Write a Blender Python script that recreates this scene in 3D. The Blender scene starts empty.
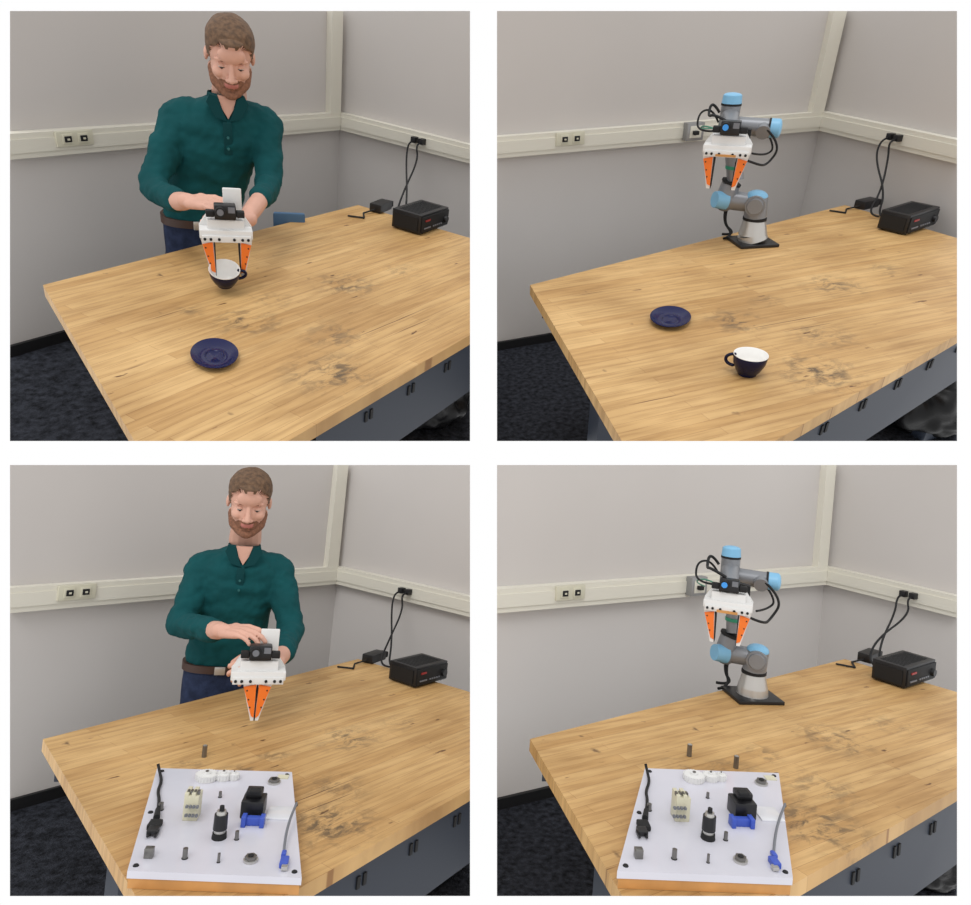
import bpy, bmesh, math, random
from mathutils import Vector, Matrix, noise
random.seed(4)
SC=bpy.context.scene
SC.view_settings.view_transform='Standard'
F=720.0; CX,CY=485.5,452.5
# ------------------------------------------------------------------ materials
def lin(r,g,b):
    f=lambda c:(c/255/12.92) if c/255<=.04045 else ((c/255+.055)/1.055)**2.4
    return (f(r),f(g),f(b),1)
MATS={}
def mat(name,rgb,rough=.6,metal=0,bump=0,bscale=60,var=0,vscale=8,coat=0,spec=None):
    if name in MATS: return MATS[name]
    m=bpy.data.materials.new(name); m.use_nodes=True; nt=m.node_tree; p=nt.nodes['Principled BSDF']
    c=lin(*rgb); p.inputs['Base Color'].default_value=c; p.inputs['Roughness'].default_value=rough; p.inputs['Metallic'].default_value=metal
    p.inputs['Coat Weight'].default_value=coat
    if spec is not None: p.inputs['Specular IOR Level'].default_value=spec
    tc=nt.nodes.new('ShaderNodeTexCoord')
    if var:
        n=nt.nodes.new('ShaderNodeTexNoise'); n.inputs['Scale'].default_value=vscale; n.inputs['Detail'].default_value=4
        nt.links.new(tc.outputs['Object'],n.inputs['Vector'])
        r=nt.nodes.new('ShaderNodeValToRGB'); r.color_ramp.elements[0].position=.3; r.color_ramp.elements[1].position=.7
        r.color_ramp.elements[0].color=tuple(x*(1-var) for x in c[:3])+(1,); r.color_ramp.elements[1].color=tuple(min(1,x*(1+var)) for x in c[:3])+(1,)
        nt.links.new(n.outputs['Fac'],r.inputs['Fac']); nt.links.new(r.outputs['Color'],p.inputs['Base Color'])
    if bump:
        n=nt.nodes.new('ShaderNodeTexNoise'); n.inputs['Scale'].default_value=bscale; n.inputs['Detail'].default_value=3
        nt.links.new(tc.outputs['Object'],n.inputs['Vector'])
        b=nt.nodes.new('ShaderNodeBump'); b.inputs['Strength'].default_value=bump; b.inputs['Distance'].default_value=.01
        nt.links.new(n.outputs['Fac'],b.inputs['Height']); nt.links.new(b.outputs['Normal'],p.inputs['Normal'])
    MATS[name]=m; return m
WALL=mat('wall_paint',(194,189,185),.75,var=.03,vscale=1.2)
RACE=mat('raceway_cream',(214,210,197),.5)
CARPET=mat('carpet',(40,42,48),.95,var=.7,vscale=55,bump=.8,bscale=150,spec=.1)
BLACKB=mat('baseboard_black',(16,16,18),.5)
BLACK=mat('black_plastic',(20,20,23),.4)
BLACKM=mat('black_matte',(12,12,14),.7)
WHITE=mat('white_plastic',(222,221,219),.45)
ORANGE=mat('orange_tpu',(238,118,34),.45)
NAVY=mat('navy_glaze',(7,14,66),.22,spec=.3)
CUPW=mat('cup_white_glaze',(240,238,234),.2,coat=.2)
DNAVY=mat('cup_navy_glaze',(10,16,50),.2,spec=.3)
GREY=mat('robot_grey',(132,134,138),.4,metal=.35)
LBLUE=mat('robot_blue_cap',(122,178,212),.4)
SILV=mat('silver',(190,188,184),.3,metal=.7)
STEEL=mat('steel',(125,123,120),.3,metal=.8)
SKIN=mat('skin',(208,160,140),.55,var=.05,vscale=30)
LIP=mat('lips',(178,108,98),.5)
HAIR=mat('hair',(98,73,52),.75,var=.4,vscale=70,bump=.5,bscale=120)
BEARD=mat('beard',(132,90,68),.85,var=.3,vscale=120,bump=.5,bscale=200)
TEAL=mat('teal_cotton',(10,70,73),.85,var=.12,vscale=14,bump=.5,bscale=22,spec=.2)
TEALD=mat('teal_collar',(9,60,63),.85,spec=.2)
JEANS=mat('denim',(40,48,70),.9,var=.3,vscale=40,bump=.3,bscale=120,spec=.15)
BROWN=mat('belt_leather',(60,36,24),.5)
BLUEP=mat('blue_plastic',(58,84,180),.4)
BEIGE=mat('beige_block',(205,200,175),.5)
ACR=mat('acrylic_white',(205,204,213),.2,var=.03,vscale=9,coat=.2)
CLEAR=mat('clear_label',(222,222,226),.15,coat=.5)
WOODE=mat('board_wood',(190,136,76),.6,var=.15,vscale=20)
BENCH=mat('bench_steel_blue',(34,42,56),.5,metal=.1)
GREYC=mat('grey_cable',(110,112,118),.5)
BAG=mat('trash_bag',(9,9,11),.45,bump=.6,bscale=25,spec=.25)
CHAIRB=mat('chair_fabric',(75,105,135),.9)
GREEN=mat('green_wire',(40,140,110),.5)
SCREEN=mat('blue_screen',(60,150,230),.3)
RED=mat('red_display',(150,30,25),.4)
EYE=mat('eye_dark',(50,35,28),.3)
EYEW=mat('eye_white',(215,205,198),.3)
METBOX=mat('outlet_metal',(150,150,150),.4,metal=.5)
BTN=mat('shirt_button',(30,95,95),.4)
PLATE=mat('outlet_plate',(200,196,176),.5)
def wood(stains,key):
    m=bpy.data.materials.new('butcher_block_'+key); m.use_nodes=True; nt=m.node_tree; p=nt.nodes['Principled BSDF']
    N=nt.nodes.new; L=nt.links.new
    tc=N('ShaderNodeTexCoord')
    mp=N('ShaderNodeMapping'); mp.inputs['Rotation'].default_value=(0,0,-.03); L(tc.outputs['Object'],mp.inputs['Vector'])
    br=N('ShaderNodeTexBrick'); br.offset=.37; br.inputs['Scale'].default_value=1; br.inputs['Brick Width'].default_value=.55; br.inputs['Row Height'].default_value=.028
    br.inputs['Mortar Size'].default_value=.0005; br.inputs['Mortar Smooth'].default_value=.5; br.inputs['Bias'].default_value=0
    br.inputs['Color1'].default_value=lin(212,176,122); br.inputs['Color2'].default_value=lin(197,158,104); br.inputs['Mortar'].default_value=lin(160,120,76)
    L(mp.outputs[0],br.inputs['Vector'])
    m2=N('ShaderNodeMapping'); m2.inputs['Scale'].default_value=(5,60,1); L(tc.outputs['Object'],m2.inputs['Vector'])
    n1=N('ShaderNodeTexNoise'); n1.inputs['Scale'].default_value=1.3; n1.inputs['Detail'].default_value=6; L(m2.outputs[0],n1.inputs['Vector'])
    r1=N('ShaderNodeValToRGB'); r1.color_ramp.elements[0].position=.3; r1.color_ramp.elements[0].color=(.74,.69,.64,1); r1.color_ramp.elements[1].position=.58; r1.color_ramp.elements[1].color=(1,1,1,1)
    L(n1.outputs['Fac'],r1.inputs['Fac'])
    mx=N('ShaderNodeMix'); mx.data_type='RGBA'; mx.blend_type='MULTIPLY'; mx.inputs['Factor'].default_value=1; L(br.outputs['Color'],mx.inputs['A']); L(r1.outputs['Color'],mx.inputs['B'])
    n2=N('ShaderNodeTexNoise'); n2.inputs['Scale'].default_value=3.2; n2.inputs['Detail'].default_value=5; L(tc.outputs['Object'],n2.inputs['Vector'])
    r2=N('ShaderNodeValToRGB'); r2.color_ramp.elements[0].position=.35; r2.color_ramp.elements[0].color=(.80,.75,.68,1); r2.color_ramp.elements[1].position=.65; r2.color_ramp.elements[1].color=(1.04,1.03,1.02,1)
    L(n2.outputs['Fac'],r2.inputs['Fac'])
    mx2=N('ShaderNodeMix'); mx2.data_type='RGBA'; mx2.blend_type='MULTIPLY'; mx2.inputs['Factor'].default_value=1; L(mx.outputs['Result'],mx2.inputs['A']); L(r2.outputs['Color'],mx2.inputs['B'])
    col=mx2.outputs['Result']
    for sc,sca,lo,hi,cc in (((9,26,1),1.5,.70,.74,(96,62,36)),((1.6,60,1),1.4,.70,.75,(104,72,44)),((14,9,1),1.7,.70,.78,(120,92,62))):
        m3=N('ShaderNodeMapping'); m3.inputs['Scale'].default_value=sc; L(tc.outputs['Object'],m3.inputs['Vector'])
        n3=N('ShaderNodeTexNoise'); n3.inputs['Scale'].default_value=sca; n3.inputs['Detail'].default_value=3; L(m3.outputs[0],n3.inputs['Vector'])
        r3=N('ShaderNodeValToRGB'); r3.color_ramp.elements[0].position=lo; r3.color_ramp.elements[0].color=(0,0,0,1); r3.color_ramp.elements[1].position=hi; r3.color_ramp.elements[1].color=(1,1,1,1)
        L(n3.outputs['Fac'],r3.inputs['Fac'])
        mx3=N('ShaderNodeMix'); mx3.data_type='RGBA'; L(r3.outputs['Color'],mx3.inputs['Factor']); L(col,mx3.inputs['A']); mx3.inputs['B'].default_value=lin(*cc); col=mx3.outputs['Result']
    acc=None
    for (x,y,r,st) in stains:
        d=N('ShaderNodeVectorMath'); d.operation='DISTANCE'; L(tc.outputs['Object'],d.inputs[0]); d.inputs[1].default_value=(x,y,0)
        mr=N('ShaderNodeMapRange'); L(d.outputs['Value'],mr.inputs['Value']); mr.inputs['From Min'].default_value=r; mr.inputs['From Max'].default_value=r*.2; mr.inputs['To Max'].default_value=st
        if acc is None: acc=mr.outputs[0]
        else:
            a=N('ShaderNodeMath'); a.operation='MAXIMUM'; L(acc,a.inputs[0]); L(mr.outputs[0],a.inputs[1]); acc=a.outputs[0]
    if acc is not None:
        m5=N('ShaderNodeMapping'); m5.inputs['Scale'].default_value=(1,1.7,1); m5.inputs['Rotation'].default_value=(0,0,.6); L(tc.outputs['Object'],m5.inputs['Vector'])
        n4=N('ShaderNodeTexNoise'); n4.inputs['Scale'].default_value=19; n4.inputs['Detail'].default_value=9; n4.inputs['Roughness'].default_value=.7; n4.inputs['Distortion'].default_value=.5; L(m5.outputs[0],n4.inputs['Vector'])
        r4=N('ShaderNodeValToRGB'); r4.color_ramp.elements[0].position=.47; r4.color_ramp.elements[0].color=(0,0,0,1); r4.color_ramp.elements[1].position=.60; r4.color_ramp.elements[1].color=(1,1,1,1)
        L(n4.outputs['Fac'],r4.inputs['Fac'])
        a=N('ShaderNodeMath'); a.operation='MULTIPLY'; L(acc,a.inputs[0]); L(r4.outputs['Color'],a.inputs[1])
        mx4=N('ShaderNodeMix'); mx4.data_type='RGBA'; L(a.outputs[0],mx4.inputs['Factor']); L(col,mx4.inputs['A']); mx4.inputs['B'].default_value=lin(92,76,58); col=mx4.outputs['Result']
    L(col,p.inputs['Base Color']); p.inputs['Roughness'].default_value=.5; p.inputs['Specular IOR Level'].default_value=.3
    return m
# ------------------------------------------------------------------ builder
class B:
    def __init__(s): s.bm=bmesh.new(); s.mats=[]; s.ly=s.bm.faces.layers.int.new('done')
    def mi(s,m):
        if m not in s.mats: s.mats.append(m)
        return s.mats.index(m)
    def _tag(s,n0,m):
        i=s.mi(m); ly=s.ly
        for f in s.bm.faces:
            if f[ly]==0: f.material_index=i; f[ly]=1
    def box(s,c,sz,m,rot=None,bev=0):
        M=Matrix.Translation(c)@(rot.to_4x4() if rot else Matrix.Identity(4))@Matrix.Diagonal((*sz,1))
        r=bmesh.ops.create_cube(s.bm,size=1,matrix=M)
        if bev:
            es={e for v in r['verts'] for e in v.link_edges}
            bmesh.ops.bevel(s.bm,geom=list(es),offset=bev,segments=2,profile=.6,affect='EDGES')
        s._tag(0,m)
    def cyl(s,p1,p2,r1,r2,m,seg=24):
        p1=Vector(p1);p2=Vector(p2);d=p2-p1
        M=Matrix.Translation((p1+p2)/2)@d.to_track_quat('Z','Y').to_matrix().to_4x4()
        bmesh.ops.create_cone(s.bm,cap_ends=True,segments=seg,radius1=r1,radius2=r2,depth=d.length,matrix=M)
        s._tag(0,m)
    def ell(s,c,r,m,rot=None,sub=3):
        if not hasattr(r,'__len__'): r=(r,r,r)
        M=Matrix.Translation(c)@(rot.to_4x4() if rot else Matrix.Identity(4))@Matrix.Diagonal((*r,1))
        bmesh.ops.create_icosphere(s.bm,subdivisions=sub,radius=1,matrix=M)
        s._tag(0,m)
    def chain(s,pts,m,sub=2,seg=14):
        for i,p in enumerate(pts):
            s.ell(p[:3],p[3],m,sub=sub)
            if i: s.cyl(pts[i-1][:3],p[:3],pts[i-1][3],p[3],m,seg)
    def prism(s,poly,y0,y1,m):
        a=[s.bm.verts.new((x,y0,z)) for x,z in poly]; b=[s.bm.verts.new((x,y1,z)) for x,z in poly]
        fs=[s.bm.faces.new(a),s.bm.faces.new(b[::-1])]
        n=len(poly)
        for i in range(n): fs.append(s.bm.faces.new((a[i],b[i],b[(i+1)%n],a[(i+1)%n])))
        bmesh.ops.recalc_face_normals(s.bm,faces=fs)
        s._tag(0,m)
    def zprism(s,poly,z0,z1,m):
        a=[s.bm.verts.new((x,y,z0)) for x,y in poly]; b=[s.bm.verts.new((x,y,z1)) for x,y in poly]
        fs=[s.bm.faces.new(a),s.bm.faces.new(b[::-1])]; n=len(poly)
        for i in range(n): fs.append(s.bm.faces.new((a[i],b[i],b[(i+1)%n],a[(i+1)%n])))
        bmesh.ops.recalc_face_normals(s.bm,faces=fs)
        s._tag(0,m)
    def rings(s,rings,m,seg=32,p=2.4,cap=True):
        R=[]
        for cx,cy,z,hx,hy in rings:
            R.append([s.bm.verts.new((cx+hx*math.copysign(abs(math.cos(t))**(2/p),math.cos(t)),cy+hy*math.copysign(abs(math.sin(t))**(2/p),math.sin(t)),z)) for t in [2*math.pi*k/seg for k in range(seg)]])
        for a,b in zip(R,R[1:]):
            for k in range(seg): s.bm.faces.new((a[k],a[(k+1)%seg],b[(k+1)%seg],b[k]))
        if cap: s.bm.faces.new(R[0][::-1]); s.bm.faces.new(R[-1])
        s._tag(0,m)
    def lathe(s,prof,c,m,seg=40,sx=1,sy=1,mfun=None):
        R=[]
        for r,z in prof:
            R.append([s.bm.verts.new(Vector(c)+Vector((max(r,1e-5)*math.cos(t)*sx,max(r,1e-5)*math.sin(t)*sy,z))) for t in [2*math.pi*k/seg for k in range(seg)]])
        for j,(a,b) in enumerate(zip(R,R[1:])):
            i=s.mi(mfun(j) if mfun else m)
            for k in range(seg):
                f=s.bm.faces.new((a[k],a[(k+1)%seg],b[(k+1)%seg],b[k])); f.material_index=i; f[s.ly]=1
    def mesh(s,name,ang=40):
        me=bpy.data.meshes.new(name); s.bm.to_mesh(me); s.bm.free()
        for m in s.mats: me.materials.append(m)
        me.shade_smooth()
        if ang<180:
            try: me.set_sharp_from_angle(angle=math.radians(ang))
            except Exception: pass
        return me
def link(name,data,Mw=None,parent=None,loc=None):
    o=bpy.data.objects.new(name,data); SC.collection.objects.link(o)
    if parent: o.parent=parent
    if Mw is not None:
        if parent: o.matrix_local=Mw
        else: o.matrix_world=Mw
    return o
def empty(name,Mw):
    o=bpy.data.objects.new(name,None); o.empty_display_size=.05; SC.collection.objects.link(o); o.matrix_world=Mw; return o
def cable(name,pts,r,m,parent=None,Mw=None):
    c=bpy.data.curves.new(name,'CURVE'); c.dimensions='3D'; c.bevel_depth=r; c.bevel_resolution=3; c.resolution_u=10
    s=c.splines.new('NURBS'); s.points.add(len(pts)-1)
    for q,p in zip(s.points,pts): q.co=(*p,1)
    s.use_endpoint_u=True; s.order_u=3; c.materials.append(m)
    return link(name,c,Mw,parent)
def remesh(b,name,vox,smooth=6,parent=None,Mw=None,post=None):
    me=b.mesh(name,180)
    o=link(name,me)
    mats=list(me.materials)
    md=o.modifiers.new('r','REMESH'); md.mode='VOXEL'; md.voxel_size=vox
    if smooth:
        ms=o.modifiers.new('s','SMOOTH'); ms.factor=.5; ms.iterations=smooth
    dg=bpy.context.evaluated_depsgraph_get(); dg.update()
    nm=bpy.data.meshes.new_from_object(o.evaluated_get(dg)); nm.name=name
    o.modifiers.clear(); o.data=nm
    nm.materials.clear()
    for m in mats: nm.materials.append(m)
    if post: post(nm)
    nm.shade_smooth()
    if parent: o.parent=parent
    if Mw is not None:
        if parent: o.matrix_local=Mw
        else: o.matrix_world=Mw
    return o
# ------------------------------------------------------------------ camera
cam=bpy.data.cameras.new('camera'); cam.sensor_fit='HORIZONTAL'; cam.sensor_width=36; cam.lens=36*F/971; cam.clip_start=.01; cam.clip_end=200
camo=bpy.data.objects.new('camera',cam); SC.collection.objects.link(camo); SC.camera=camo
CAMW=Matrix.Translation((0,0,3.2))@Matrix.Rotation(math.radians(90-17),4,'X'); camo.matrix_world=CAMW
# ------------------------------------------------------------------ rooms
class Room: pass
def make_room(name,pc,rect,p,S,tab):
    R=Room(); R.name=name
    yaw,pitch,roll,cx,cy,r1,r2,H,wa=p
    d=Vector(((pc[0]-CX)/F,-(pc[1]-CY)/F,-1)).normalized(); z=-d; x=Vector((0,1,0)).cross(z).normalized(); y=z.cross(x)
    Ro=Matrix((x,y,z))
    f=Vector((math.sin(yaw)*math.cos(pitch),math.cos(yaw)*math.cos(pitch),math.sin(pitch))); r=Vector((math.cos(yaw),-math.sin(yaw),0)); u=r.cross(f)
    c,s=math.cos(roll),math.sin(roll)
    RvT=Matrix((c*r+s*u,-s*r+c*u,-f))
    M=Ro.transposed()@RvT
    R.M=M; R.C=Vector((cx,cy,.72)); R.S=S
    R.W=CAMW@Matrix.Scale(S,4)@M.to_4x4()@Matrix.Translation(-R.C)
    R.r1,R.r2,R.H,R.wa=r1,r2,H,wa
    x0,x1,y0,y1=rect
    def dr(px,py): return M.transposed()@Vector(((px-CX)/F,-(py-CY)/F,-1))
    R.dr=dr; mid=dr((x0+x1)/2,(y0+y1)/2); R.planes=[]
    for a,b in (((x0,y0),(x0,y1)),((x1,y0),(x1,y1)),((x0,y0),(x1,y0)),((x0,y1),(x1,y1))):
        n=dr(*a).cross(dr(*b)).normalized()
        if n.dot(mid)<0: n=-n
        R.planes.append(n)
    R.tab=tab
    return R
def cut(b,R):
    bm=b.bm
    for n in R.planes:
        g=bm.verts[:]+bm.edges[:]+bm.faces[:]
        if not g: break
        res=bmesh.ops.bisect_plane(bm,geom=g,plane_co=R.C,plane_no=-n,clear_outer=True)
        es=[e for e in res['geom_cut'] if isinstance(e,bmesh.types.BMEdge)]
        if es:
            try: bmesh.ops.holes_fill(bm,edges=es,sides=0)
            except Exception: pass
def isect(p,q,a,b):
    p,q,a,b=map(Vector,(p,q,a,b)); d=q-p; e=b-a
    t=((a-p).x*e.y-(a-p).y*e.x)/(d.x*e.y-d.y*e.x); return p+d*t
def shell(R,stains):
    H=R.H; zf=-(H+.035); s,c=math.sin(R.wa),-math.cos(R.wa)
    wd=Vector((s,c,0)); wn=Vector((-c,s,0))
    if wn.x<0: wn=-wn
    rw=Matrix((wd,wn,Vector((0,0,1)))).transposed()
    def rbox(b,t0,t1,n0,n1,z0,z1,m): b.box(wd*(t0+t1)/2+wn*(n0+n1)/2+Vector((0,0,(z0+z1)/2)),(t1-t0,n1-n0,z1-z0),m,rot=rw)
    def fin(b,name,ang=30):
        cut(b,R); link(name,b.mesh(name,ang),R.W)
    b=B(); b.box((-3.45,.03,(zf+3)/2),(7.1,.06,3-zf),WALL); fin(b,'wall_back')
    b=B(); rbox(b,0,4,0,.06,zf,3,WALL); fin(b,'wall_right')
    b=B(); b.box((-3,-2.5,zf-.02),(8,5,.04),CARPET); fin(b,'floor')
    b=B(); b.box((-3.5,-.006,(zf-H)/2),(7,.012,-H-zf),BLACKB); fin(b,'baseboard_back')
    b=B(); rbox(b,0,4,-.012,0,zf,-H,BLACKB); fin(b,'baseboard_right')
    zc=(R.r1+R.r2)/2; hh=R.r1-R.r2
    b=B(); b.box((-3.5,-.015,zc),(7,.03,hh),RACE); b.box((-3.5,-.032,zc),(7,.004,hh*.55),RACE); fin(b,'trim_1')
    b=B(); rbox(b,.03,4,-.03,0,R.r2,R.r1,RACE); rbox(b,.034,4,-.034,-.03,zc-hh*.27,zc+hh*.27,RACE); fin(b,'trim_2')
    b=B(); b.box((-.055,-.014,(R.r1+3)/2),(.06,.028,3-R.r1),RACE); fin(b,'trim_3')
    L,K,N,E,A,Bp=R.tab
    nl=isect(L,N,A,Bp); nr=isect(K,E,A,Bp); P=[Vector(L),Vector(K),nr,nl]
    cen=sum(P,Vector((0,0)))/4
    wm=wood(stains,R.name)
    b=B(); b.zprism([tuple(v) for v in P],-.028,0,wm)
    ins=[cen+(v-cen)*.95 for v in P]; ins2=[cen+(v-cen)*.92 for v in P]
    for i,z0 in ((0,-.10),(1,-.10),(2,-.20)):
        a=ins[i];q=ins[(i+1)%4];a2=ins2[i];q2=ins2[(i+1)%4]
        if i==2: q=q.lerp(a,.2); q2=q2.lerp(a2,.2)
        b.zprism([tuple(a),tuple(q),tuple(q2),tuple(a2)],z0,-.028,BENCH)
    for j,v in enumerate([cen+(v-cen)*(.45 if j==3 else .68) for j,v in enumerate(P)]):
        b.zprism([(v.x-.03,v.y-.03),(v.x+.03,v.y-.03),(v.x+.03,v.y+.03),(v.x-.03,v.y+.03)],zf,-.028,BENCH)
    n0,n1=ins[2],ins[3].lerp(ins[2],.2)
    dd=(n1-n0).normalized(); pp=Vector((-dd.y,dd.x))
    if pp.y>0: pp=-pp
    t=.08
    while t<(n1-n0).length-.05:
        for j in (0,.018):
            q=n0+dd*(t+j); b.zprism([tuple(q),tuple(q+dd*.009),tuple(q+dd*.009+pp*.003),tuple(q+pp*.003)],-.085,-.062,BLACKM)
        t+=.16
    cut(b,R); link('workbench',b.mesh('workbench',30),R.W)
    R.zf=zf
    return R
P1=make_room('a',(240,226),(10,470,11,441),(.7149,-.2964,-.0475,-2.4645,-2.2082,.2134,.1476,.3910,.0717),2.6,
  [(-1.600,-.534),(-.400,-.456),(-1.861,-1.229),(-.362,-.922),(-1.039,-1.371),(-1.685,-1.407)])
P2=make_room('b',(727,226),(497,957,11,441),(.6889,-.2632,.1753,-2.4475,-2.5059,.2713,.2015,.5092,-.0561),2.6,
  [(-1.624,-.717),(-.163,-.381),(-1.803,-1.536),(-.137,-.847),(-.812,-1.416),(-1.539,-1.641)])
P3=make_room('c',(240,680),(10,470,465,896),(.6298,-.2954,.1033,-2.1675,-2.3651,.2504,.1762,.3914,.0140),1.0,
  [(-1.387,-.575),(-.300,-.480),(-1.532,-1.282),(-.262,-.966),(-.824,-1.405),(-1.362,-1.446)])
P4=make_room('d',(727,680),(497,957,465,896),(.8596,-.3115,.0790,-2.6952,-1.8666,.2173,.1432,.4536,.0157),1.0,
  [(-1.774,-.528),(-.434,-.401),(-1.939,-1.046),(-.380,-.729),(-1.037,-1.070),(-1.711,-1.147)])
def st(*l):
    rr=(.095,.11,.12,.06,.10,.05,.08); ss=(.9,.85,.95,.6,.6,.6,.45)
    return [(x,y,r,s) for (x,y),r,s in zip(l,rr,ss)]
shell(P1,st((-1.39,-.98),(-1.03,-.96),(-1.44,-1.28),(-1.25,-.92),(-1.29,-1.16),(-1.44,-.85),(-.82,-.98)))
shell(P2,st((-1.25,-1.15),(-.84,-1.04),(-1.26,-1.45),(-1.09,-1.06),(-1.11,-1.30),(-1.35,-1.03),(-.60,-1.0)))
shell(P3,st((-1.15,-1.04),(-.84,-1.01),(-1.16,-1.32),(-1.04,-.98),(-1.05,-1.21),(-1.21,-.90),(-.65,-1.02)))
shell(P4,st((-1.45,-.84),(-1.07,-.80),(-1.46,-1.04),(-1.31,-.79),(-1.32,-.95),(-1.54,-.75),(-.84,-.80)))
def frame(R,O,w):
    w=Vector((w[0],w[1],0)).normalized(); u=Vector((-w.y,w.x,0))
    m=Matrix((u,-w,Vector((0,0,1)))).transposed().to_4x4()
    return R.W@Matrix.Translation((O[0],O[1],0))@m
# ------------------------------------------------------------------ objects
def saucer(R,c,r,asp,ang):
    b=B(); k=r/.075
    prof=[(0,.004),(.028,.004),(.030,.007),(.033,.005),(.05,.008),(.073,.018),(.075,.0195),(.075,.018),(.05,.004),(.034,.0),(0,.0)]
    b.lathe([(a*k,z*k) for a,z in prof],(0,0,0),NAVY,seg=56,sy=asp)
    bmesh.ops.recalc_face_normals(b.bm,faces=b.bm.faces[:])
    link('saucer',b.mesh('saucer',50),R.W@Matrix.Translation((*c,0.0005))@Matrix.Rotation(ang,4,'Z'))
def cup(R,Mw,r,hang):
    b=B(); k=r
    prof=[(0,.0),(.48,.0),(.55,.02),(.55,.08),(.72,.3),(.93,.75),(1.0,1.28),(.985,1.31),(.95,1.28),(.88,.75),(.68,.34),(.4,.16),(0,.13)]
    b.lathe([(a*k,z*k) for a,z in prof],(0,0,0),DNAVY,seg=48,mfun=lambda j:DNAVY if j<6 else CUPW)
    pts=[]
    n=14
    for i in range(n+1):
        t=-math.pi/2+math.pi*i/n
        pts.append(((.88+.48*math.cos(t))*k,0,(.78+.36*math.sin(t))*k,.10*k))
    rz=Matrix.Rotation(hang,3,'Z')
    b.chain([(*(rz@Vector(p[:3])),p[3]) for p in pts],DNAVY,sub=1,seg=10)
    link('coffee_cup',b.mesh('coffee_cup',60),Mw)
def radio(R,l,m,r,h=.062):
    l,m,r=Vector(l),Vector(m),Vector(r)
    X=(r-m); w=X.length; X.normalize(); Y=Vector((-X.y,X.x)); d=abs((l-m).dot(Y)); d=max(d,.1)
    b=B()
    b.box((w/2,d/2,h/2+.004),(w,d,h),BLACK,bev=.003)
    for i in range(12): b.box((w*.1+i*w*.07,d/2,h+.0045),(w*.03,d*.7,.001),BLACKM)
    b.box((w*.5,-.002,h*.55),(w*.96,.004,h*.8),BLACKM,bev=.001)
    b.cyl((w*.84,-.003,h*.5),(w*.84,-.014,h*.5),.012,.011,BLACK); b.box((w*.2,-.005,h*.74),(w*.16,.003,h*.09),RED)
    for i in range(5): b.box((w*(.42+.07*i),-.005,h*.35),(w*.04,.003,h*.07),GREYC)
    b.box((w*.2,-.005,h*.35),(w*.22,.003,h*.07),GREYC)
    b.box((-.002,d*.5,h*.55),(.003,d*.8,h*.7),BLACKM)
    for x in (.1,.9):
        for y in (.12,.88): b.cyl((w*x,d*y,0),(w*x,d*y,.005),.006,.006,BLACKM,12)
    rot=Matrix((Vector((X.x,X.y,0)),Vector((Y.x,Y.y,0)),Vector((0,0,1)))).transposed().to_4x4()
    link('radio_receiver',b.mesh('radio_receiver',30),R.W@Matrix.Translation((m.x,m.y,0))@rot)
def adapter(R,c,ang):
    b=B(); b.box((0,0,.016),(.09,.045,.03),BLACK,bev=.004); b.box((.055,0,.014),(.03,.03,.02),BLACKM,bev=.002)
    b.chain([(-.045,0,.012,.003),(-.09,.02,.004,.003),(-.14,-.01,.004,.003),(-.16,.04,.004,.003)],BLACKM,sub=1,seg=8)
    link('power_adapter',b.mesh('power_adapter',30),R.W@Matrix.Translation((*c,0))@Matrix.Rotation(ang,4,'Z'))
def outlet(R,x):
    h=(R.r1-R.r2)*.62; zc=(R.r1+R.r2)/2+.012
    b=B(); b.box((0,-.036,zc),(.112,.010,h),PLATE,bev=.002)
    for dx in (-.024,.024):
        b.box((dx,-.042,zc),(.032,.004,h*.66),PLATE,bev=.0015)
        b.box((dx,-.0445,zc),(.021,.004,h*.40),BLACKM,bev=.0015)
        b.box((dx,-.0470,zc),(.007,.003,h*.12),PLATE)
    link('wall_outlet',b.mesh('wall_outlet',30),R.W@Matrix.Translation((x,0,0)))
def outlet_box(R,x):
    zc=(R.r1+R.r2)/2; h=(R.r1-R.r2)
    b=B(); b.box((0,-.045,zc+.005),(.075,.03,h*.9),METBOX,bev=.003)
    b.box((0,-.061,zc+.005),(.05,.003,h*.6),RACE,bev=.001); b.box((-.005,-.07,zc+.003),(.02,.016,.014),BLACKM,bev=.002)
    link('outlet_box',b.mesh('outlet_box',30),R.W@Matrix.Translation((x,0,0)))
def plugs(R,t,tgt):
    s,c=math.sin(R.wa),-math.cos(R.wa); zc=(R.r1+R.r2)/2
    wd=Vector((s,c,0)); inn=Vector((c,-s,0))
    if inn.x>0: inn=-inn
    g=empty('wall_plug_with_cords',R.W)
    b=B()
    for k in (0,.035):
        q=wd*(t+k)+inn*.045; b.box((q.x,q.y,zc+.005),(.025,.022,.022),BLACK,bev=.003)
    link('plugs',b.mesh('plugs',30),parent=g)
    for i,k in enumerate((0,.035)):
        q=wd*(t+k)+inn*.055; T=Vector((*tgt,0))+Vector((0,.02*i,0))
        cable('cord_%d'%(i+1),[(q.x,q.y,zc),(q.x-.03,q.y,zc-.0),(q.x-.05+.03*i,q.y-.01,zc-.06),(T.x+.03,T.y+.05,.08),(T.x-.03*i,T.y+.03,.01),(T.x,T.y,.01)],.0035,BLACKM,parent=g)
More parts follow.
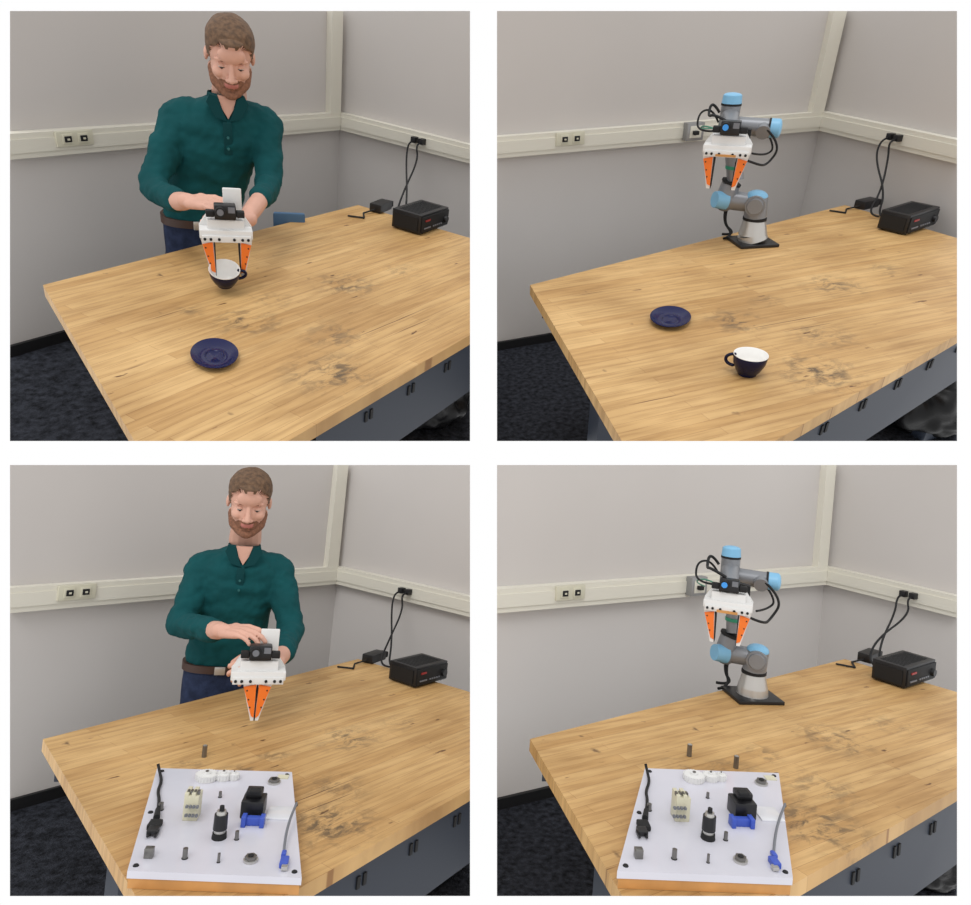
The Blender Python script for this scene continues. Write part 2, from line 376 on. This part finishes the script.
def gripper(b,O,k,topx,tipx,L=.108,fw=.03,handle=True):
    O=Vector(O)
    def bx(c,s,m,bev=0): b.box(O+Vector(c)*k,Vector(s)*k,m,bev=bev*k)
    bx((0,.0,0),(.128,.05,.022),WHITE,.003); bx((0,.01,.02),(.09,.05,.03),WHITE,.005)
    b.prism([(O.x-.064*k,O.z+.01*k),(O.x+.064*k,O.z+.01*k),(O.x+.045*k,O.z+.038*k),(O.x-.045*k,O.z+.038*k)],O.y+.015*k,O.y+.03*k,WHITE)
    bx((0,-.027,-.010),(.118,.006,.016),WHITE,.001)
    for x in (-.052,-.038,-.018,.018,.038,.052): b.cyl(O+Vector((x,-.03,-.010))*k,O+Vector((x,-.033,-.010))*k,.0035*k,.0035*k,BLACKM,10)
    for sd in (-1,1):
        xo=sd*(topx+fw/2); xi=sd*(topx-fw/2); to=sd*(tipx+.005); ti=sd*max(tipx-.005,.0015)
        Z=lambda z:O.z+z*k; Xx=lambda x:O.x+x*k
        b.prism([(Xx(xo),Z(-.014)),(Xx(xi),Z(-.014)),(Xx(ti),Z(-L)),(Xx(to),Z(-L))],O.y-.02*k,O.y+.02*k,WHITE)
        b.prism([(Xx(xo-sd*.003),Z(-.026)),(Xx(xi+sd*.002),Z(-.020)),(Xx(ti+sd*.0005),Z(-L+.008)),(Xx(to-sd*.0005),Z(-L+.012))],O.y-.0225*k,O.y+.0225*k,ORANGE)
        b.prism([(Xx(xi),Z(-.014)),(Xx(xi-sd*.004),Z(-.03)),(Xx(ti-sd*.0012),Z(-L)),(Xx(ti),Z(-L))],O.y-.021*k,O.y+.021*k,BLACKM)
        for t in (.22,.45,.65):
            xx=(xo*.8+xi*.2)*(1-t)+(to+ti)/2*t; b.cyl(O+Vector((xx,-.0225,-.014-(L-.014)*t))*k,O+Vector((xx,-.0235,-.014-(L-.014)*t))*k,.002*k,.002*k,BLACKM,8)
    bx((0,-.008,.055),(.052,.03,.036),BLACK,.004); b.cyl(O+Vector((-.012,-.023,.058))*k,O+Vector((-.012,-.033,.058))*k,.013*k,.012*k,BLACKM,20)
    b.cyl(O+Vector((-.012,-.033,.058))*k,O+Vector((-.012,-.034,.058))*k,.008*k,.008*k,SCREEN if not handle else GREYC,16)
    bx((.015,-.024,.062),(.016,.002,.014),GREYC)
    bx((0,.0,.036),(.03,.02,.012),BLACKM,.002)
    for sd in (-1,1): bx((sd*.036,-.012,.05),(.02,.02,.016),BLACKM,.003)
    if handle:
        bx((.02,.03,.075),(.045,.01,.055),WHITE,.003); bx((.0,.05,.02),(.03,.07,.03),WHITE,.008)
        b.cyl(O+Vector((.02,.05,.03))*k,O+Vector((.02,.05,-.02))*k,.014*k,.013*k,WHITE,16)
def hand(b,W,d,n,k,curl,side,spread=.08):
    W=Vector(W);d=Vector(d).normalized();n=Vector(n);n=(n-d*n.dot(d)).normalized();s=d.cross(n)*side
    b.chain([(*(W-d*.02*k),.026*k),(*(W+d*.02*k),.024*k)],SKIN)
    lens=[.078,.086,.080,.062]
    for i in range(4):
        off=(1.5-i)*.021
        kn=W+d*(.095-.004*abs(i-1))*k+s*off*k+n*.004*k
        b.chain([(*(W+d*.015*k+s*off*.6*k),.017*k),(*kn,.0125*k)],SKIN)
        p=kn; a=curl*.45; L=lens[i]*k; r=.0098*k*(.86 if i==3 else 1); pts=[(*p,r*1.12)]
        for j,(fr,ca) in enumerate(((.45,1),(.3,1),(.25,.7))):
            dd=(d*math.cos(a)-n*math.sin(a)+s*spread*(1.5-i)*.5).normalized()
            p=p+dd*L*fr; r*=.93; pts.append((*p,r)); a+=curl*ca
        b.chain(pts,SKIN)
    t0=W+d*.03*k+s*.03*k; t1=W+d*.06*k+s*.052*k-n*.018*k; t2=t1+(d*.85+s*.1-n*.5)*.034*k; t3=t2+(d*.9-s*.25-n*.5)*.028*k
    b.chain([(*t0,.018*k),(*t1,.0135*k),(*t2,.0115*k),(*t3,.0095*k)],SKIN)
def interp(x,pts):
    if x<=pts[0][0]: return pts[0][1]
    for (a,va),(c,vc) in zip(pts,pts[1:]):
        if x<=c: return va+(vc-va)*(x-a)/(c-a)
    return pts[-1][1]
def head(parent,Ml):
    b=B(); b.mi(SKIN)
    b.ell((0,.012,.035),(.074,.093,.092),SKIN); b.ell((0,-.02,-.02),(.062,.068,.075),SKIN)
    b.ell((0,-.035,-.06),(.048,.05,.05),SKIN)
    for s in (-1,1):
        b.chain([(s*.052,.005,-.045,.02),(s*.044,-.035,-.080,.02),(s*.014,-.066,-.098,.02)],SKIN)
        b.ell((s*.036,-.060,-.02),(.024,.022,.024),SKIN)
        b.ell((s*.075,.016,-.006),(.008,.016,.027),SKIN); b.ell((s*.031,-.070,.034),(.024,.012,.008),SKIN)
        b.ell((s*.011,-.097,-.03),(.009,.010,.008),SKIN)
    b.ell((0,-.075,.055),(.045,.02,.035),SKIN)
    b.chain([(0,-.080,.025,.008),(0,-.094,-.004,.009),(0,-.106,-.026,.0115)],SKIN)
    b.ell((0,-.085,-.055),(.026,.014,.016),SKIN); b.ell((0,-.082,-.100),(.022,.016,.016),SKIN)
    b.chain([(0,.02,-.05,.054),(0,.035,-.12,.056),(0,.045,-.2,.062)],SKIN)
    zt=[(-.12,.088),(-.07,.080),(-.045,.060),(-.030,.02),(-.020,-.012),(-.002,-.012),(.004,.016),(.03,.016),(.04,-.03),(.12,-.055)]
    zb=[(-.12,-.036),(-.075,-.040),(-.06,-.055),(-.035,-.050),(-.012,-.014),(-.002,-.014)]
    def ishair(v):
        if abs(v.x)>.0745 and v.z<.022: return False
        return v.z>interp(v.y,zt)
    def isbeard(v):
        if v.y>-.002 or abs(v.x)>.0745: return False
        if v.z<-.118+(.0 if v.y<-.03 else .035*(v.y+.03)/.04): return False
        if abs(v.x)<.021 and -.063<v.z<-.0475 and v.y<-.07: return False
        if v.y<-.092 and v.z>-.038: return False
        return v.z<interp(v.y,zb)
    def post(me):
        for m in (HAIR,BEARD,LIP): me.materials.append(m)
        vs=[v.co.copy() for v in me.vertices]; ns=[v.normal.copy() for v in me.vertices]
        for i,v in enumerate(vs):
            if ishair(v):
                top=max(0,min(1,(v.z-.03)/.07)); fr=max(0,min(1,(-v.y+.03)/.08)); side=max(0,min(1,(v.z+.01)/.04))
                q=noise.noise(Vector((v.x*45,v.y*18,v.z*30)))
                me.vertices[i].co=v+ns[i]*(.001+.002*side+.010*top+.012*top*fr+.0022*q*side)+Vector((0,0,.006*top))
            elif isbeard(v):
                me.vertices[i].co=v+ns[i]*(.0015+.001*noise.noise(v*120))
        for p in me.polygons:
            c=sum((vs[i] for i in p.vertices),Vector((0,0,0)))/len(p.vertices)
            if ishair(c): p.material_index=1
            elif isbeard(c): p.material_index=2
            elif abs(c.x)<.022 and -.064<c.z<-.047 and c.y<-.08: p.material_index=3
    remesh(b,'head',.0032,3,parent,Ml,post)
    b=B()
    for s in (-1,1):
        b.ell((s*.030,-.0665,.008),(.0125,.0125,.010),EYEW); b.ell((s*.030,-.0765,.004),(.005,.004,.005),EYE)
        b.ell((s*.030,-.0670,.0125),(.0140,.0125,.0080),SKIN,rot=Matrix.Rotation(.3,3,'X'))
        b.ell((s*.030,-.0785,.0062),(.0105,.002,.0012),EYE)
        b.chain([(s*.015,-.0825,.030,.0028),(s*.030,-.0815,.033,.003),(s*.043,-.071,.030,.002)],BEARD,sub=1,seg=8)
    link('eyes_and_brows',b.mesh('eyes_and_brows',180),Ml,parent)
def person(R,Mw,D):
    g=empty('person',Mw); k=D['k']; zf=R.zf
    b=B(); b.rings(D['torso'],TEAL)
    for a in ('L','R'):
        S_,E_,C_=D['sh'+a],D['el'+a],D['cu'+a]
        b.chain([(*D['inn'+a],.05*k/.75),(*S_,.046*k/.75),(*(Vector(S_)*.5+Vector(E_)*.5),.041*k/.75),(*E_,.036*k/.75),(*(Vector(E_)*.5+Vector(C_)*.5),.034*k/.75),(*C_,.030*k/.75)],TEAL)
    def wr(me):
        for v in me.vertices:
            q=v.co; v.co=q+v.normal*(.008*noise.noise(Vector((q.x*14,q.y*14,q.z*28)))+.004*noise.noise(q*55))
    remesh(b,'shirt',.006,7,g,post=wr)
    cx,cy,cz=D['neck']
    b=B()
    b.prism([(cx-.024,cz+.012),(cx-.014,cz-.020),(cx,cz-.044),(cx+.014,cz-.020),(cx+.024,cz+.012)],cy-.068,cy-.050,SKIN)
    for sd in (-1,1):
        b.prism([(cx+sd*.004,cz-.050),(cx+sd*.034,cz-.040),(cx+sd*.054,cz-.004),(cx+sd*.044,cz+.016),(cx+sd*.026,cz+.010)],cy-.074,cy-.064,TEALD)
    b.box((cx-.004,cy-.080,cz-.092),(.022,.006,.085),TEALD,rot=Matrix.Rotation(.12,3,'X'),bev=.002)
    for i in range(3): b.cyl((cx-.004,cy-.080-.003*i,cz-.060-.028*i),(cx-.004,cy-.086-.003*i,cz-.060-.028*i),.0035,.0035,BTN,10)
    b.rings([(cx,cy+.006,cz-.014,.054,.050),(cx,cy+.012,cz+.010,.048,.040)],TEALD,cap=False,p=2)
    link('collar',b.mesh('collar',50),parent=g)
    b=B(); h0=D['hip']
    b.rings([(h0[0],h0[1],h0[2]-.1,.098*k/.75,.07*k/.75),(h0[0],h0[1],h0[2]+.02,.1*k/.75,.07*k/.75),(h0[0],h0[1],D['belt'],.098*k/.75,.068*k/.75)],JEANS)
    for sd in (-1,1):
        b.chain([(h0[0]+sd*.048,h0[1],h0[2]-.06,.06*k/.75),(h0[0]+sd*.065,h0[1]-.03,(h0[2]+zf)/2,.045*k/.75),(h0[0]+sd*.07,h0[1]+.01,zf+.06,.034)],JEANS)
    remesh(b,'jeans',.008,5,g)
    b=B(); b.rings([(h0[0],h0[1],D['belt']-.018,.104*k/.75,.075*k/.75),(h0[0],h0[1],D['belt']+.004,.104*k/.75,.075*k/.75)],BROWN)
    b.box((h0[0],h0[1]-.078*k/.75,D['belt']-.007),(.03,.006,.024),SILV,bev=.002)
    link('belt',b.mesh('belt',40),parent=g)
    b=B()
    for sd in (-1,1):
        b.ell((h0[0]+sd*.07,h0[1]-.03,zf+.026),(.036,.085,.026),BROWN)
    link('shoes',b.mesh('shoes',60),parent=g)
    for a,nm in (('L','arm_right'),('R','arm_left')):
        b=B(); C_,W_=Vector(D['cu'+a]),Vector(D['wr'+a]); C0=C_-(W_-C_)*.08
        b.chain([(*C0,.023*k/.75),(*(C_*.5+W_*.5),.023*k/.75),(*W_,.019*k/.75)],SKIN)
        h=D['hand'+a]; hand(b,W_,h[0],h[1],k*.95,h[2],h[3])
        remesh(b,nm,.003,2,g)
    hk=D['hk']
    head(g,Matrix.Translation(D['head'])@Matrix.Rotation(D.get('hroll',0),4,'Y')@Matrix.Rotation(D['hyaw'],4,'Z')@Matrix.Rotation(D['hpitch'],4,'X')@Matrix.Diagonal((hk[0],hk[1],hk[2],1)))
    return g
def robot(R,Mw,D):
    g=empty('robot_arm',Mw)
    V=Vector; b=B(); k=D['k']
    b.box((0,0,.005),(.13,.115,.010),BLACK,rot=Matrix.Rotation(.5,3,'Z'),bev=.002)
    bt=V(D['bt'])
    b.cyl((0,0,.01),(bt.x,0,.03),.05*k,.047*k,SILV,32); b.cyl((bt.x*.5,0,.03),(bt.x,0,bt.z),.047*k,.036*k,SILV,32)
    b.cyl((bt.x,0,bt.z),(bt.x,0,bt.z+.008),.039*k,.039*k,BLACKM,32)
    K1,K2,T,W=[V(D[q]) for q in ('K1','K2','T','W')]
    b.cyl((bt.x,0,bt.z+.008),(K1.x,K1.y,K1.z+.02),.037*k,.036*k,GREY,32)
    b.ell((K1.x,K1.y,K1.z+.02),(.036*k,.036*k,.022*k),LBLUE)
    b.cyl(K1+V((.0,-.0,0)),K1+V((.0,-.042*k,0)),.034*k,.032*k,GREY,28); b.cyl(K1+V((0,-.042*k,0)),K1+V((0,-.05*k,0)),.027*k,.024*k,GREY,28)
    b.cyl(K1+V((.01,0,0)),K2,.030*k,.031*k,GREY,28)
    b.ell(K2,(.036*k,.038*k,.039*k),GREY)
    b.cyl(K2+V((0,-.01,0)),K2+V((-.034*k,-.03,.004)),.032*k,.026*k,LBLUE,28)
    b.cyl(K2+V((0,.0,.0)),K2+V((.008,0,.05)),.036*k,.030*k,GREY,28); b.cyl(K2+V((.008,0,.05)),K2+V((.010,0,.056)),.033*k,.033*k,BLACKM,28)
    U=K2+V((.02,.0,.06)); b.cyl(U,T+V((.012,.02,-.06)),.027*k,.025*k,GREY,28)
    for q in (.25,.62):
        c=U.lerp(T+V((.012,.02,-.06)),q); b.cyl(c,c+V((0,0,.009)),.030*k,.030*k,GREEN if q<.5 else BLACKM,28)
    b.cyl(T+V((0,0,-.08)),T+V((0,0,.02)),.030*k,.030*k,GREY,32); b.cyl(T+V((0,0,.018)),T+V((0,0,.024)),.0315*k,.0315*k,BLACKM,32)
    b.cyl(T+V((0,0,.024)),T+V((0,0,.045)),.031*k,.029*k,LBLUE,32); b.ell(T+V((0,0,.045)),(.029*k,.029*k,.008),LBLUE)
    b.cyl(V((T.x,T.y+.01,W.z)),W+V((-.012,0,0)),.028*k,.027*k,GREY,28); b.cyl(W+V((-.018,0,0)),W+V((-.012,0,0)),.0295*k,.0295*k,BLACKM,28)
    b.cyl(W+V((-.012,0,0)),W+V((.012,0,0)),.0285*k,.0285*k,LBLUE,28); b.ell(W+V((.012,0,0)),(.009,.028*k,.028*k),LBLUE)
    b.cyl(W+V((-.03,0,.0)),W+V((-.03,-.03,-.01)),.024*k,.022*k,GREY,28)
    G=V(D['G']); b.cyl(V((T.x,T.y,G.z+.07)),V((G.x,G.y+.04,G.z+.03)),.028*k,.026*k,GREY,28)
    b.prism([(G.x-.035*k,G.z+.016),(G.x+.06*k,G.z+.016),(G.x+.06*k,G.z+.05),(G.x+.02*k,G.z+.055)],G.y+.02,G.y+.045,BLACKM)
    b.box(G+V((.0,-.01,-.014)),(.06*k,.05,.006),WOODE)
    gripper(b,G,D['gk'],.047,.034,L=.105,handle=False)
    link('arm_and_gripper',b.mesh('arm_and_gripper',35),parent=g)
    t=T
    cable('camera_cable',[(G.x-.01,G.y,G.z+.07),(G.x-.05,G.y,G.z+.09),(t.x-.06,t.y-.05,t.z-.01),(t.x-.055,t.y-.03,t.z+.035),(t.x-.03,t.y-.02,t.z+.0)],.004,BLACKM,parent=g)
    cable('camera_cable_b',[(G.x-.01,G.y,G.z+.05),(t.x-.085,t.y-.05,t.z-.06),(t.x-.09,t.y-.03,t.z-.0),(t.x-.05,t.y-.02,t.z+.01),(t.x-.03,t.y,t.z-.03)],.003,BLACKM,parent=g)
    cable('arm_cable',[(W.x-.02,W.y-.03,W.z),(W.x+.03,W.y-.03,W.z-.04),(W.x+.0,W.y-.03,W.z-.10),(G.x+.09,G.y+.03,G.z-.045),(G.x+.045,G.y+.03,G.z-.03)],.0035,BLACKM,parent=g)
    cable('arm_cable_b',[(W.x-.03,W.y,W.z),(W.x+.015,W.y,W.z-.05),(W.x-.01,W.y,W.z-.08),(G.x+.07,G.y+.06,G.z-.02)],.003,BLACKM,parent=g)
    cable('base_cable',[(T.x+.0,.04,G.z-.03),(K2.x+.02,.05,K2.z+.02),(K2.x+.0,.05,.05),(-.06,.04,.006),(-.09,.0,.006)],.004,BLACKM,parent=g)
    cable('base_cable_b',[(K2.x+.01,.05,K2.z+.02),(K2.x-.01,.05,.05),(-.05,.05,.006),(-.1,.05,.006)],.004,BLACKM,parent=g)
    cable('signal_wire',D['wire'],.0022,GREEN,parent=g)
    return g
def board(R,b1,b2,b3,b4,sc):
    z0,z1=.018,.030
    c=[Vector(q) for q in (b4,b3,b2,b1)]
    def at(s,t,z=z1):
        p=(c[0]*(1-s)+c[1]*s)*(1-t)+(c[3]*(1-s)+c[2]*s)*t; return Vector((p.x,p.y,z))
    cen=at(.5,.5)
    g=empty('assembly_task_board',R.W@Matrix.Translation((cen.x,cen.y,0)))
    def A(s,t,z=z1): q=at(s,t,z); return Vector((q.x-cen.x,q.y-cen.y,z))
    ex=(A(1,.5)-A(0,.5)).normalized(); ey=Vector((-ex.y,ex.x,0)); rt=Matrix((ex,ey,Vector((0,0,1)))).transposed()
    b=B(); q=[A(0,0),A(1,0),A(1,1),A(0,1)]
    b.zprism([(v.x*.985,v.y*.985) for v in q],.0005,z0,WOODE); b.zprism([(v.x,v.y) for v in q],z0,z1,ACR)
    for s,t in ((.04,.04),(.96,.04),(.96,.96),(.04,.96),(.5,.96),(.04,.5)):
        b.cyl(A(s,t,z1),A(s,t,z1+.002),.005*sc,.004*sc,BLACKM,12)
    link('panel',b.mesh('panel',30),parent=g)
    k=sc
    b=B()
    def bx(s,t,z,sz,m,bev=.001): b.box(A(s,t,z1+(z+sz[2]/2)*k),Vector(sz)*k,m,rot=rt,bev=bev*k)
    for i in range(4):
        bx(.275+.022*i,.47,0,(.0075,.03,.045 if i%2 else .05),BEIGE); bx(.275+.022*i,.455,.046,(.004,.008,.006),STEEL,0)
        bx(.275+.022*i,.41,.012,(.0045,.006,.004),GREYC,0); bx(.275+.022*i,.41,.028,(.0045,.006,.004),GREYC,0)
    link('terminal_block',b.mesh('terminal_block',30),parent=g)
    b=B()
    for s,t,r in ((.37,.88,.021),(.49,.89,.015),(.565,.89,.010)):
        n=int(r*1000*1.1)
        b.cyl(A(s,t),A(s,t,z1+.012*k),r*k,r*k,WHITE,32)
        for i in range(n):
            an=2*math.pi*i/n; o=Vector((math.cos(an),math.sin(an),0))*r*k; b.box(A(s,t,z1+.007*k)+o,(.0032*k,.0022*k,.010*k),WHITE,rot=Matrix.Rotation(an,3,'Z'))
        b.cyl(A(s,t,z1+.012*k),A(s,t,z1+.016*k),r*.35*k,r*.35*k,WHITE,20); b.cyl(A(s,t,z1+.016*k),A(s,t,z1+.018*k),r*.16*k,r*.16*k,STEEL,12)
    link('gears',b.mesh('gears',30),parent=g)
    b=B()
    for s,t,r,h in ((.48,.68,.003,.011),(.10,.53,.0045,.013),(.61,.28,.0035,.015),(.31,.11,.0042,.017),(.51,.09,.0024,.015)):
        b.cyl(A(s,t),A(s,t,z1+h*k),r*k,r*k,STEEL,16); b.cyl(A(s,t),A(s,t,z1+.001),r*1.25*k,r*1.25*k,BLACKM,16)
    bx(.10,.11,0,(.014,.012,.016),STEEL)
    for s,t,r in ((.70,.11,.010),(.86,.86,.011)):
        b.cyl(A(s,t),A(s,t,z1+.009*k),r*k,r*k,STEEL,6); b.cyl(A(s,t,z1+.009*k),A(s,t,z1+.010*k),r*.5*k,r*.5*k,BLACKM,16)
        b.cyl(A(s,t),A(s,t,z1+.004*k),r*1.2*k,r*1.2*k,SILV,24)
    link('pegs_and_nuts',b.mesh('pegs_and_nuts',30),parent=g)
    b=B()
    bx(.71,.52,0,(.042,.042,.032),BLACK,.003); bx(.71,.54,.032,(.030,.028,.012),BLACK,.003); bx(.71,.5,.044,(.02,.016,.006),BLACKM,.002)
    bx(.71,.42,0,(.042,.014,.014),BLUEP,.002); bx(.65,.41,0,(.008,.02,.018),BLUEP,.001); bx(.77,.41,0,(.008,.02,.018),BLUEP,.001)
    link('relay_socket',b.mesh('relay_socket',30),parent=g)
    b=B()
    b.cyl(A(.5,.29),A(.5,.29,z1+.010*k),.013*k,.012*k,BLACKM,20); b.cyl(A(.5,.29,z1+.010*k),A(.5,.29,z1+.016*k),.010*k,.010*k,SILV,20)
    b.cyl(A(.5,.29,z1+.016*k),A(.5,.29,z1+.042*k),.0122*k,.0115*k,BLACK,24); b.cyl(A(.5,.29,z1+.042*k),A(.5,.29,z1+.048*k),.009*k,.008*k,SILV,20)
    b.cyl(A(.5,.29,z1+.048*k),A(.5,.29,z1+.056*k),.0045*k,.004*k,BLACKM,16)
    link('round_connector',b.mesh('round_connector',30),parent=g)
    b=B()
    bx(.09,.36,0,(.022,.026,.010),BLACKM,.003); bx(.09,.30,.002,(.018,.02,.009),BLACK,.002); bx(.07,.28,.003,(.004,.02,.004),BLACK,0); bx(.115,.28,.003,(.004,.02,.004),BLACK,0)
    b.cyl(A(.09,.42,z1+.006*k),A(.085,.50,z1+.006*k),.006*k,.0045*k,BLACKM,14)
    link('power_plug',b.mesh('power_plug',30),parent=g)
    cable('power_cord',[A(.085,.50,z1+.006),A(.08,.6,z1+.006),A(.05,.7,z1+.004),A(.06,.82,z1+.004),A(.03,.92,z1+.004),A(.01,.93,z1+.02)],.003*k,BLACKM,parent=g)
    b=B(); bx(.90,.09,0,(.014,.024,.010),BLUEP,.002); bx(.90,.05,.002,(.010,.010,.006),SILV,0); bx(.90,.15,.002,(.008,.016,.007),BLUEP,.002)
    link('usb_connector',b.mesh('usb_connector',30),parent=g)
    cable('usb_cord',[A(.90,.16,z1+.006),A(.91,.26,z1+.012),A(.95,.40,z1+.02),A(.985,.48,z1+.025),A(1.0,.55,z1+.02),A(1.01,.6,z1+.004)],.0024*k,GREYC,parent=g)
    b=B(); bx(.89,.53,0,(.045,.05,.003),CLEAR,.001); bx(.93,.93,0,(.022,.018,.002),BEIGE,0); link('clear_cover',b.mesh('clear_cover',30),parent=g)
def peg(R,c,h=.026,r=.0055):
    b=B(); b.cyl((0,0,0),(0,0,h),r,r,STEEL,20); b.cyl((0,0,h),(0,0,h+.001),r*.8,r*.8,SILV,20)
    link('steel_peg',b.mesh('steel_peg',30),R.W@Matrix.Translation((*c,.0002)))
def bag(R,c,r):
    b=B(); b.ell((0,0,r*.62),(r,r*.9,r*.75),BAG,sub=5)
    for v in b.bm.verts:
        q=v.co.copy(); v.co=q+Vector((q.x,q.y,0)).normalized()*(.2*r*noise.noise(q*3.5/r))+Vector((0,0,.1*r*noise.noise(q*3/r)))
        if v.co.z<0: v.co.z=0
        v.co+=Vector((*c,R.zf))
    cut(b,R)
    link('trash_bag',b.mesh('trash_bag',180),R.W)
def chair(R,Mw):
    b=B(); z=R.zf
    b.box((0,0,.0),(.10,.02,.08),CHAIRB,bev=.008); b.box((0,.08,-.13),(.15,.14,.03),CHAIRB,bev=.012)
    b.box((0,.02,-.09),(.03,.012,.12),BLACK); b.cyl((0,.07,-.14),(0,.07,z+.05),.012,.012,STEEL)
    for i in range(5):
        a=2*math.pi*i/5; q=Vector((math.cos(a)*.11,math.sin(a)*.11+.07,z+.03)); b.cyl((0,.07,z+.05),q,.012,.008,BLACK,10); b.ell(q-Vector((0,0,.015)),.014,BLACKM,sub=2)
    link('office_chair',b.mesh('office_chair',40),Mw)
# ------------------------------------------------------------------ room a: man, cup, saucer
Fa=frame(P1,(-1.039,-.409),(-.621,-.784))
person(P1,Fa,dict(k=.75,
 torso=[(-.008,0,.035,.102,.074),(0,0,.06,.106,.076),(.018,0,.13,.108,.078),(.038,0,.2,.116,.082),(.054,0,.27,.126,.082),(.064,0,.32,.126,.07),(.072,0,.35,.096,.055),(.080,0,.372,.05,.045)],
 innL=(-.01,0,.315),innR=(.14,0,.32),
 shL=(-.052,0,.305),shR=(.188,0,.312),elL=(-.122,-.12,.150),elR=(.182,-.12,.170),cuL=(-.062,-.26,.155),cuR=(.148,-.25,.170),wrL=(-.030,-.35,.182),wrR=(.098,-.39,.152),
 handL=((.72,-.60,.12),(-.1,-.25,.95),.42,-1),handR=((-.75,-.35,-.1),(.3,-.75,.55),.75,1),
 neck=(.083,-.002,.372),hip=(-.012,0,-.03),belt=.045,head=(.096,-.050,.477),hyaw=.0,hpitch=.42,hk=(.78,.76,.68),hroll=.03))
b=B(); gripper(b,(.05,-.45,.140),.95,.047,.036); link('handheld_gripper',b.mesh('handheld_gripper',35),Fa)
cup(P1,Fa@Matrix.Translation((.040,-.47,.016))@Matrix.Rotation(.38,4,'X'),.037,.1)
saucer(P1,(-1.563,-1.075),.047,1.5,math.atan2(-.784,-.621)-math.pi/2)
radio(P1,(-.517,-.698),(-.498,-.810),(-.317,-.794)); adapter(P1,(-.38,-.545),.2)
outlet(P1,-1.17); plugs(P1,.40,(-.40,-.70)); bag(P1,(-.84,-1.12),.15)
chair(P1,Fa@Matrix.Translation((.262,.13,-.012)))
# ------------------------------------------------------------------ room b: robot, cup, saucer
Fb=frame(P2,(-.795,-.635),(-.662,-.749))
robot(P2,Fb,dict(k=.95,bt=(-.006,0,.075),K1=(-.012,0,.125),K2=(-.105,-.0,.130),T=(-.135,0,.385),W=(.0,0,.346),G=(-.118,-.15,.308),gk=1.05,
 wire=[(-.15,-.13,.35),(-.2,-.02,.35),(-.24,.2,.30),(-.22,.5,.26)]))
cup(P2,P2.W@Matrix.Translation((-1.412,-1.398,.0005)),.0365,math.radians(135))
saucer(P2,(-1.403,-1.085),.050,1.4,math.atan2(-.749,-.662)-math.pi/2)
radio(P2,(-.308,-.677),(-.276,-.765),(-.089,-.715)); adapter(P2,(-.12,-.44),.2)
outlet(P2,-1.17); outlet_box(P2,-.655); plugs(P2,.42,(-.2,-.6)); bag(P2,(-.31,-1.06),.20)
# ------------------------------------------------------------------ room c: man, task board
Fc=frame(P3,(-.809,-.434),(-.575,-.818))
person(P3,Fc,dict(k=.80,
 torso=[(-.022,0,.050,.100,.074),(-.02,0,.08,.104,.076),(-.012,0,.15,.112,.08),(-.004,0,.23,.120,.084),(.0,0,.30,.132,.086),(.003,0,.355,.130,.075),(.006,0,.388,.096,.058),(.010,0,.412,.052,.047)],
 innL=(-.06,0,.35),innR=(.075,0,.35),
 shL=(-.104,0,.345),shR=(.124,0,.345),elL=(-.144,-.10,.195),elR=(.170,-.12,.180),cuL=(-.05,-.25,.215),cuR=(.144,-.27,.160),wrL=(-.022,-.33,.232),wrR=(.112,-.37,.158),
 handL=((.72,-.60,.10),(-.1,-.25,.95),.42,-1),handR=((-.75,-.35,-.1),(.3,-.75,.55),.75,1),
 neck=(.012,-.002,.412),hip=(-.022,0,-.03),belt=.060,head=(.012,-.050,.556),hyaw=.0,hpitch=.38,hk=(.81,.80,.74)))
b=B(); gripper(b,(.076,-.42,.146),1.05,.018,.004,L=.108,fw=.034); link('handheld_gripper',b.mesh('handheld_gripper',35),Fc)
board(P3,(-1.312,-.940),(-1.113,-1.134),(-1.351,-1.462),(-1.536,-1.259),1.0)
peg(P3,(-1.168,-.889))
radio(P3,(-.391,-.720),(-.387,-.838),(-.227,-.835)); adapter(P3,(-.27,-.53),.2)
outlet(P3,-1.10); plugs(P3,.42,(-.3,-.66)); bag(P3,(-.54,-1.06),.14)
# ------------------------------------------------------------------ room d: robot, task board
Fd=frame(P4,(-1.040,-.531),(-.778,-.628))
robot(P4,Fd,dict(k=.85,bt=(0,0,.068),K1=(.005,0,.112),K2=(-.078,-.0,.112),T=(-.084,0,.362),W=(.030,0,.330),G=(-.076,-.15,.282),gk=.95,
 wire=[(-.10,-.13,.32),(-.14,-.02,.32),(-.2,.2,.26),(-.18,.45,.2)]))
board(P4,(-1.662,-.786),(-1.408,-.910),(-1.689,-1.160),(-1.939,-1.032),.95)
peg(P4,(-1.482,-.733)); peg(P4,(-1.425,-.815))
radio(P4,(-.546,-.584),(-.528,-.659),(-.338,-.639)); adapter(P4,(-.36,-.44),.2)
outlet(P4,-1.32); outlet_box(P4,-.775); plugs(P4,.35,(-.42,-.54)); bag(P4,(-.58,-.76),.15)
# ------------------------------------------------------------------ light
w=bpy.data.worlds.new('world'); SC.world=w; w.use_nodes=True; bg=w.node_tree.nodes['Background']; bg.inputs[0].default_value=(1,1,1,1); bg.inputs[1].default_value=1.0
sd=bpy.data.lights.new('ceiling_light_sun','SUN'); sd.energy=1.0; sd.angle=math.radians(25)
so=bpy.data.objects.new('ceiling_light_sun',sd); SC.collection.objects.link(so); so.rotation_euler=(math.radians(26),0,math.radians(-14)); so.location=(0,0,8)
